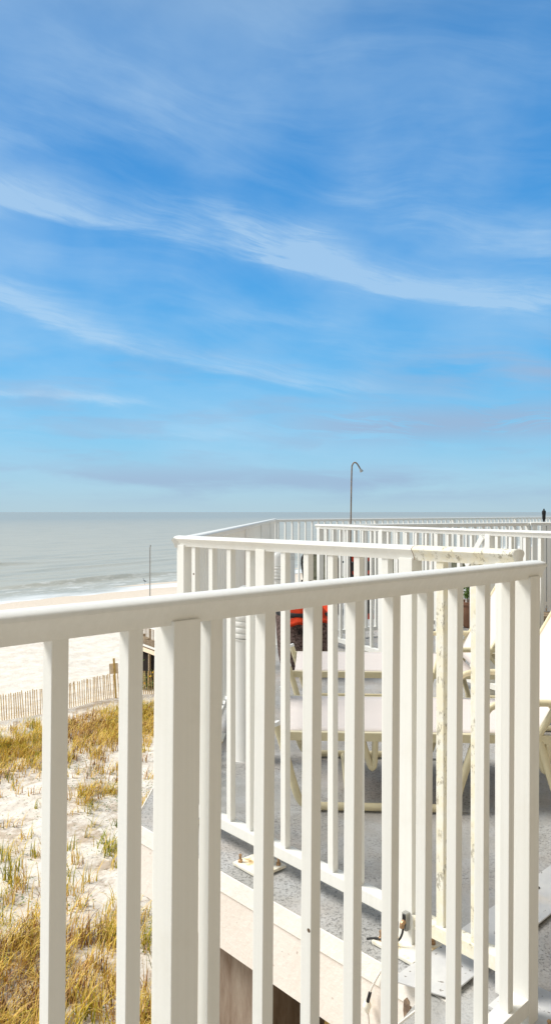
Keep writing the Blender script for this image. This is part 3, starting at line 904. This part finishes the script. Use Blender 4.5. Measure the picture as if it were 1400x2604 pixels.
# orange cloth
X, Y = np.meshgrid(np.linspace(-.18, .18, 40), np.linspace(-.255, .15, 30))
rr = np.sqrt(X ** 2 + Y ** 2)
Zc = .535 + .025 * np.sin(X * 40 + Y * 9) * .5 + .02 * np.sin(Y * 30 + X * 12) + rng.normal(0, .002, X.shape)
over = np.clip(rr - .225, 0, 1)
Zc = Zc - .02 - np.minimum(np.clip(rr - .205, 0, 1) * 1.9, .085)
cl = grid_mesh('orange_cloth', X, Y, Zc, ORANGE)
cl.location = (.235, 5.75, 0)
sm = cl.modifiers.new('thick', 'SOLIDIFY'); sm.thickness = .02
tag(cl, 'crumpled orange cloth lying on top of the pebbled planter', 'cloth')

# folded beach chair, orange with black bands, behind the enclosure railing
fc = empty('folded_beach_chair', (.96, 8.0, 0), R(20), 'upright folded beach chair with orange and black bands behind the enclosure pickets', 'beach chair')
MB().tube([(-.13, 0, 0.02), (-.13, .10, .84), (-.10, .105, .87), (.10, .105, .87), (.13, .10, .84), (.13, 0, 0.02)], .011, 8).build('frame', BLACK, fc, smooth=True)
for i, (z0, z1, m) in enumerate([(.70, .85, ORANGE), (.60, .69, BLACKIN), (.56, .60, ORANGE), (.40, .555, BLACKIN), (.37, .40, ORANGE), (.14, .365, BLACKIN), (.08, .14, ORANGE)]):
    y0 = .01 + .1 * (z0 / .84); y1 = .01 + .1 * (z1 / .84)
    mb = MB(); vs = [mb.bm.verts.new(v) for v in ((-.115, y0, z0), (.115, y0, z0), (.115, y1, z1), (-.115, y1, z1))]
    mb.bm.faces.new(vs)
    r_ = bmesh.ops.extrude_face_region(mb.bm, geom=mb.bm.faces[:]); bmesh.ops.translate(mb.bm, vec=(0, .008, 0), verts=[v for v in r_['geom'] if isinstance(v, bmesh.types.BMVert)])
    mb.build('fabric_band', m, fc)


# dark framed patio chairs
def patio_chair(x, y, rz, label):
    r = empty('patio_chair', (x, y, 0), rz, label, 'patio chair', 'dark framed patio chairs in the pool enclosure')
    for sx in (-.24, .24):
        MB().tube([(sx, -.22, 0), (sx, -.2, .40), (sx, -.2, .60), (sx, .1, .62), (sx, .22, .60)], .012, 8, 2).build('leg', BLACK, r, smooth=True)
        MB().tube([(sx, .26, 0), (sx, .2, .40)], .012, 8).build('leg', BLACK, r, smooth=True)
    MB().tube([(-.22, .18, .40), (-.235, .22, .60), (-.21, .25, .70), (-.12, .255, .73), (.12, .255, .73), (.21, .25, .70), (.235, .22, .60), (.22, .18, .40)], .013, 8, 3).build('back_frame', BLACK, r, smooth=True)
    X, Z = np.meshgrid(np.linspace(-.215, .215, 6), np.linspace(.42, .72, 8))
    m_ = grid_mesh('back_mesh', X, .18 + (Z - .42) * .22, Z, MESHG); m_.parent = r
    m_.modifiers.new('t', 'SOLIDIFY').thickness = .006
    MB().box(-.23, .23, -.22, .2, .40, .42, .004).build('seat', MESHG, r)
    return r


patio_chair(.62, 9.3, R(160), 'leftmost dark framed patio chair, behind the pickets left of the orange beach chair')
patio_chair(1.30, 9.6, R(200), 'dark framed patio chair behind the enclosure pickets right of the orange beach chair')
patio_chair(2.55, 10.6, R(150), 'rightmost dark framed patio chair, behind the enclosure railing below the shower')

# potted shrub
ps = empty('potted_shrub', (2.12, 8.0, 0), 0, 'small bright green shrub in a clay pot behind the enclosure pickets', 'plant')
MB().lathe([(.10, 0), (.12, .02), (.16, .24), (.175, .25), (.175, .28), (.15, .28), (.14, .25), (.02, .25)], 0, 0, 24).build('pot', TERRA, ps, smooth=True)
mb = MB()
for i in range(420):
    d_ = Vector((random.gauss(0, 1), random.gauss(0, 1), random.gauss(0, 1))).normalized() * random.uniform(.03, .17)
    c_ = Vector((0, 0, .40)) + Vector((d_.x, d_.y, d_.z * .9))
    a_ = Vector((random.gauss(0, 1), random.gauss(0, 1), random.gauss(0, 1))).normalized() * .022
    b_ = a_.orthogonal().normalized() * .012
    vs = [mb.bm.verts.new(c_ + v) for v in (-a_, b_, a_, -b_)]
    mb.bm.faces.new(vs)
mb.build('leaves', LEAF, ps)

# black pole with a capped head by the gate
bp = empty('black_pole_lamp', (3.32, 9.25, 0), 0, 'slim black pole with a small capped head standing at the right edge against the sea', 'pole lamp')
MB().tube([(0, 0, 0), (0, 0, EYE - .08)], .013, 10).build('pole', BLACK, bp, smooth=True)
MB().lathe([(.013, -.10), (.020, -.085), (.021, -.04), (.024, -.02), (.0245, .005), (.020, .018), (.009, .022), (.008, .030), (.011, .034), (.008, .040), (.002, .041)], 0, 0, 16).build('lamp_head', BLACK, bp, (0, 0, EYE), smooth=True)

# pool
pw = MB().poly([(4.2, 11.6), (8.5, 9.5), (10, 13), (6.2, 15)], .004, .012).build('pool_water', POOLW)
tag(pw, kind='structure')

# hanging cable with a clamp on the fascia near the joint
fp = e1 + eB * 0.66 + nF * 0.022


def fpt(u, out, z):
    p = e1 + eB * u + nF * out
    return (p.x, p.y, z)


wr = empty('hanging_cable', fpt(.70, .02, 0), 0, 'thin white cable with a knotted clamp hanging over the cream deck edge', 'cable')
o0 = Vector(fpt(.70, .02, 0))


def rel(u, out, z): return tuple(Vector(fpt(u, out, z)) - o0)


MB().tube([rel(.735, .004, .006), rel(.722, .030, -.035), rel(.706, .034, -.075), rel(.700, .036, -.115), rel(.703, .034, -.16), rel(.708, .034, -.25), rel(.71, .04, -.5)], .0028, 8, 4).build('wire', LIP, wr, smooth=True)
MB().tube([rel(.7005, .036, -.098), rel(.698, .036, -.112), rel(.699, .036, -.13)], [.006, .012, .005], 10, 3).build('clamp', BASEP, wr, smooth=True)
MB().tube([rel(.709, .036, -.07), rel(.702, .038, -.098)], .0048, 8).build('strap', RUBBER, wr, smooth=True)

# ------------------------------------------------------------------ on the beach
# slatted sand fence
def snow_fence(x0, y0, x1, y1, label, sp=.104, h=1.12):
    root = empty('sand_fence', (x0, y0, -7.5), math.atan2(y1 - y0, x1 - x0), label, 'slat fence', 'slatted sand fences on the beach')
    L = math.hypot(x1 - x0, y1 - y0); c, s_ = (x1 - x0) / L, (y1 - y0) / L
    mb = MB()
    for i in range(int(L / sp)):
        u = i * sp + random.uniform(-.012, .012)
        z = float(sand_z(x0 + c * u, y0 + s_ * u)) + 7.5
        M = Matrix.Translation((u, random.uniform(-.015, .015), z)) @ Matrix.Rotation(random.gauss(-.04, .018), 4, 'Y') @ Matrix.Rotation(random.gauss(0, .02), 4, 'X')
        mb.box(-.019, .019, -.004, .004, -.1, h + random.uniform(-.05, .03), 0, M)
    mb.build('slats', SLAT, root)
    for zz in (.22, .60, .98):
        pts = [(u, .008, zz + float(sand_z(x0 + c * u, y0 + s_ * u)) + 7.5) for u in np.linspace(0, L, 20)]
        MB().tube(pts, .003, 5).build('wire', METAL, root)
    return root, L


fx0, fy0 = -11.5, 30.9
snow_fence(-16.5, 25.6, fx0, fy0, 'left stretch of orange-brown slatted sand fence on the white beach')
fxm, fym = -7.35, 34.6
snow_fence(fx0 + .07, fy0 + .07, fxm, fym, 'middle stretch of slatted sand fence, ending at the sign post')
snow_fence(fxm + .1, fym + .05, -2.2, 38.2, 'right stretch of slatted sand fence, beyond the sign post beside the boardwalk')
sg = empty('beach_sign', (-7.33, 34.4, -7.5), R(10), 'tan square sign board on a leaning yellow wooden post by the sand fence', 'sign')
q = MB().box(-.045, .045, -.03, .03, -.2, 2.0, .004).build('sign_post', YPOST, sg); q.rotation_euler = (0, R(-3), 0)
q = MB().box(-.20, .20, -.012, .012, 1.28, 1.76, .003).build('sign_board', SIGNM, sg, (-.03, .045, 0)); q.rotation_euler = (0, R(-3), 0)

# boardwalk over the dune
bwk = empty('dune_boardwalk', (-7.6, 39.2, -7.5), math.atan2(-.8, .53), 'wooden dune boardwalk with white railing above dark shade', 'boardwalk')
Lb = 8.0; hz = 2.0
MB().box(-.05, Lb, -.1, .8, hz - .06, hz, .004).build('deck_boards', WOOD, bwk)
MB().box(-.05, Lb, -.14, -.105, hz - .26, hz - .065, .003).build('rim_board', SIGNM, bwk)
MB().box(-.05, Lb, -.16, -.11, hz + .02, hz + .11, .003).build('bottom_rail', PAINT, bwk)
MB().box(-.05, Lb, -.17, -.10, hz + 1.0, hz + 1.05, .003).build('handrail', PAINT, bwk)
pk = None
for i in range(50):
    u = .02 + i * .16
    if pk is None: pk = MB().box(-.012, .012, -.148, -.122, hz + .11, hz + 1.0).build('picket', WOOD, bwk, (u, 0, 0))
    else: put(pk, bwk, (u, 0, 0))
pk = None
for i in range(4):
    for yy in (-.05, .75):
        if pk is None: pk = MB().box(-.07, .07, -.05, .05, -.3, hz - .07, .004).build('support_post', WOOD, bwk, (i * 2.5 + .05, yy, 0))
        else: put(pk, bwk, (i * 2.5 + .05, yy, 0))
MB().box(-.03, Lb, .05, .10, -.1, hz - .10).build('shade_sheet', BLACKIN, bwk)  # black sheet added as the shade beneath the boardwalk
# steps to the sand on the left
stp = empty('boardwalk_steps', (-7.6, 39.2, -7.5), math.atan2(-.8, .53) + math.pi, 'wooden steps with a square newel post leading down from the boardwalk end', 'steps')
for i in range(8):
    MB().box(.08, 1.0, -1.5 - i * .26, -1.20 - i * .26, hz - .24 - i * .21, hz - .20 - i * .21, .003).build('step', WOOD, stp)
MB().box(.06, 1.0, -1.2, .05, hz - .10, hz - .02, .003).build('landing', WOOD, stp)
MB().box(.93, 1.05, -.03, .09, -.3, hz + .1, .004).build('newel_post', WOOD, stp)
MB().box(.93, 1.05, -1.25, -1.13, -.3, hz + .1, .004).build('newel_post', WOOD, stp)
MB().tube([(.08, .0, hz + .92), (.93, .0, hz + .02)], .05, 4).build('rail', WOOD, stp)
MB().tube([(.08, .0, hz + .45), (.93, .0, hz - .45)], .04, 4).build('lower_rail', WOOD, stp)

# flowering plant beneath the boardwalk
fl = empty('flowering_shrub', (-6.35, 36.9, -7.5), 0, 'low dark shrub with yellow flowers under the boardwalk', 'shrub')
mb = MB(); mf = MB()
for i in range(500):
    c_ = Vector((random.gauss(0, .45), random.gauss(0, .3), abs(random.gauss(0, .33))))
    a_ = Vector((random.gauss(0, 1), random.gauss(0, 1), random.gauss(0, 1))).normalized() * .06
    b_ = a_.orthogonal().normalized() * .035
    vs = [mb.bm.verts.new(c_ + v) for v in (-a_, b_, a_, -b_)]; mb.bm.faces.new(vs)
mb.build('leaves', LEAF, fl)
for i in range(7):
    f_ = MB(); bmesh.ops.create_icosphere(f_.bm, subdivisions=1, radius=random.uniform(.04, .065))
    f_.build('flower', FLOWER, fl, (random.gauss(0, .32), -.45, .35 + random.random() * .6))

# flag pole without a flag
fpz = -7.5
fo = empty('beach_pole', (-7.55, 45.0, fpz), 0, 'tall thin bare grey pole standing on the sand', 'pole')
MB().tube([(0, 0, -.3), (.0, 0, 3.5)], .055, 10).build('lower_pole', WOOD, fo, smooth=True)
MB().tube([(0, 0, 3.5), (.0, 0, 6.55), (.04, 0, 6.75)], .036, 10).build('upper_pole', METAL, fo, smooth=True)

# heron on the wet sand
hx, hy = -15.9, 91.0
he = MB()
hz0 = float(sand_z(np.array(hx), np.array(hy)))
bm = he.bm
pts = [(-.30, 0, .62, .02), (-.16, 0, .70, .07), (.0, 0, .80, .115), (.14, 0, .88, .10), (.24, 0, .98, .045), (.26, 0, 1.10, .035), (.22, 0, 1.22, .032), (.25, 0, 1.29, .05), (.34, 0, 1.28, .03), (.50, 0, 1.24, .008)]
he.tube([p[:3] for p in pts], [p[3] for p in pts], 10)
hr = he.build('heron', BIRDM, None, (hx, hy, hz0), smooth=True)
hr.rotation_euler = (0, 0, R(200)); hr.scale = (.6, .6, .6)
tag(hr, 'small dark wading bird standing at the edge of the surf', 'bird')
for sx in (-.03, .03):
    MB().tube([(.02, sx, .74), (-.01, sx, .40), (.02, sx, 0), (.09, sx, .0)], .012, 6).build('leg', BIRDM, hr)


# ------------------------------------------------------------------ dune grass
def fbm(x, y, s, seed):
    r = np.random.default_rng(seed)
    v = 0; a = 1
    for o_ in range(4):
        th = r.uniform(0, 6.28, 4); ph = r.uniform(0, 6.28, 4); fr = s * 2 ** o_
        v = v + a * sum(np.sin(fr * (x * math.cos(t_) + y * math.sin(t_)) + p_) for t_, p_ in zip(th, ph)) / 4
        a *= .6
    return v


def grass_zone(n, ymin, ymax):
    y = np.sqrt(rng.uniform(ymin ** 2, ymax ** 2, n))
    x = -y * rng.uniform(.10, .46, n)
    return x, y


def fence_dist(x, y):      # distance in front of the sand fence line
    return (y - 30.9) * .74 - (x + 11.5) * .67


def density(x, y):
    fd = -fence_dist(x, y)
    f1 = fbm(x, y, .55, 3)
    f2 = fbm(x, y, 1.6, 5)
    band = np.exp(-((fd - 4.1) / 1.9) ** 2)
    near = 1 / (1 + np.exp((y - 16.0 - 1.3 * f1) / .5))
    mid = .24 * (f2 > .42) + .05
    dens = np.clip(band * 1.15 + .35 * band * f1 + near * (.60 + .60 * f2), 0, 1.4)
    return np.clip(np.maximum(dens, mid) - (fd < 1.3) * 2, 0, 1.3)


# tufts: a centre plus many arching blades
cx, cy = grass_zone(60000, 11.0, 33.5)
keep = rng.uniform(0, 1, len(cx)) < density(cx, cy) * np.where(cy < 18, .13, .10) * 1.0
cx, cy = cx[keep], cy[keep]
V, F, T = [], [], []
vi = 0
for x, y in zip(cx, cy):
    nb = int(rng.integers(9, 22)) if y < 19 else int(rng.integers(8, 16))
    green = float(np.clip(.47 + .36 * fbm(x, y, .7, 9) + rng.normal(0, .13), 0, 1))
    if y > 22: green = float(np.clip(.62 + .30 * fbm(x, y, .9, 9) + rng.normal(0, .12), 0, 1))
    z0 = float(sand_z(x, y)) - .03
    lean_a = .8 + 1.2 * math.sin(x * .8) * math.cos(y * .7)
    for k_ in range(nb):
        a_ = rng.uniform(0, 6.283) if rng.random() < .55 else lean_a + rng.normal(0, .5)
        L = rng.uniform(.22, .75) if y < 19 else rng.uniform(.20, .58)
        sp_ = rng.uniform(.15, .95)
        w_ = rng.uniform(.007, .016) * (1 if y < 19 else 1.25)
        bx_, by_ = x + rng.normal(0, .10), y + rng.normal(0, .10)
        dxx, dyy = math.cos(a_), math.sin(a_)
        qx, qy = -dyy * w_, dxx * w_
        tnt = min(1, max(0, green + rng.normal(0, .17)))
        for j, t_ in enumerate((0, .4, .75, 1.0)):
            r_ = L * sp_ * t_ ** 1.7
            h_ = L * (t_ - .45 * sp_ * t_ ** 2.4)
            ww_ = 1 - t_ * .85
            V.append((bx_ + dxx * r_ - qx * ww_, by_ + dyy * r_ - qy * ww_, z0 + h_))
            V.append((bx_ + dxx * r_ + qx * ww_, by_ + dyy * r_ + qy * ww_, z0 + h_))
            T += [tnt, tnt]
        for j in range(3):
            a0 = vi + 2 * j
            F.append((a0, a0 + 1, a0 + 3, a0 + 2))
        vi += 8
me = bpy.data.meshes.new('dune_grass')
me.from_pydata(V, [], F)
at = me.attributes.new('tint', 'FLOAT', 'POINT')
at.data.foreach_set('value', np.array(T, dtype=np.float32))
me.materials.append(GRASS)
o = bpy.data.objects.new('dune_grass', me); COL.objects.link(o)
tag(o, 'golden and green dune grass growing in clumps on the white sand', 'grass', kind='stuff')
print('tufts', len(cx), 'blades', vi // 8)

# creeper leaves and dry litter scattered on the sand
mb_v, mb_f = [], []
vi = 0
lx, ly = grass_zone(9000, 12, 27)
kk = (fbm(lx, ly, .9, 21) > .35) | (rng.uniform(0, 1, len(lx)) < .10)
for x, y in zip(lx[kk], ly[kk]):
    z0 = float(sand_z(x, y)) + rng.uniform(.02, .07)
    a_ = rng.uniform(0, 6.28); s_ = rng.uniform(.012, .035)
    dxx, dyy = math.cos(a_) * s_, math.sin(a_) * s_
    mb_v += [(x - dxx, y - dyy, z0), (x + dyy * .7, y - dxx * .7, z0 + .01), (x + dxx, y + dyy, z0 + rng.uniform(-.01, .025)), (x - dyy * .7, y + dxx * .7, z0 + .008)]
    mb_f.append((vi, vi + 1, vi + 2, vi + 3)); vi += 4
me = bpy.data.meshes.new('beach_creeper'); me.from_pydata(mb_v, [], mb_f); me.materials.append(LEAF)
o = bpy.data.objects.new('beach_creeper', me); COL.objects.link(o)
tag(o, 'scattered small green creeper leaves on the sand between the grass clumps', 'ground cover', kind='stuff')
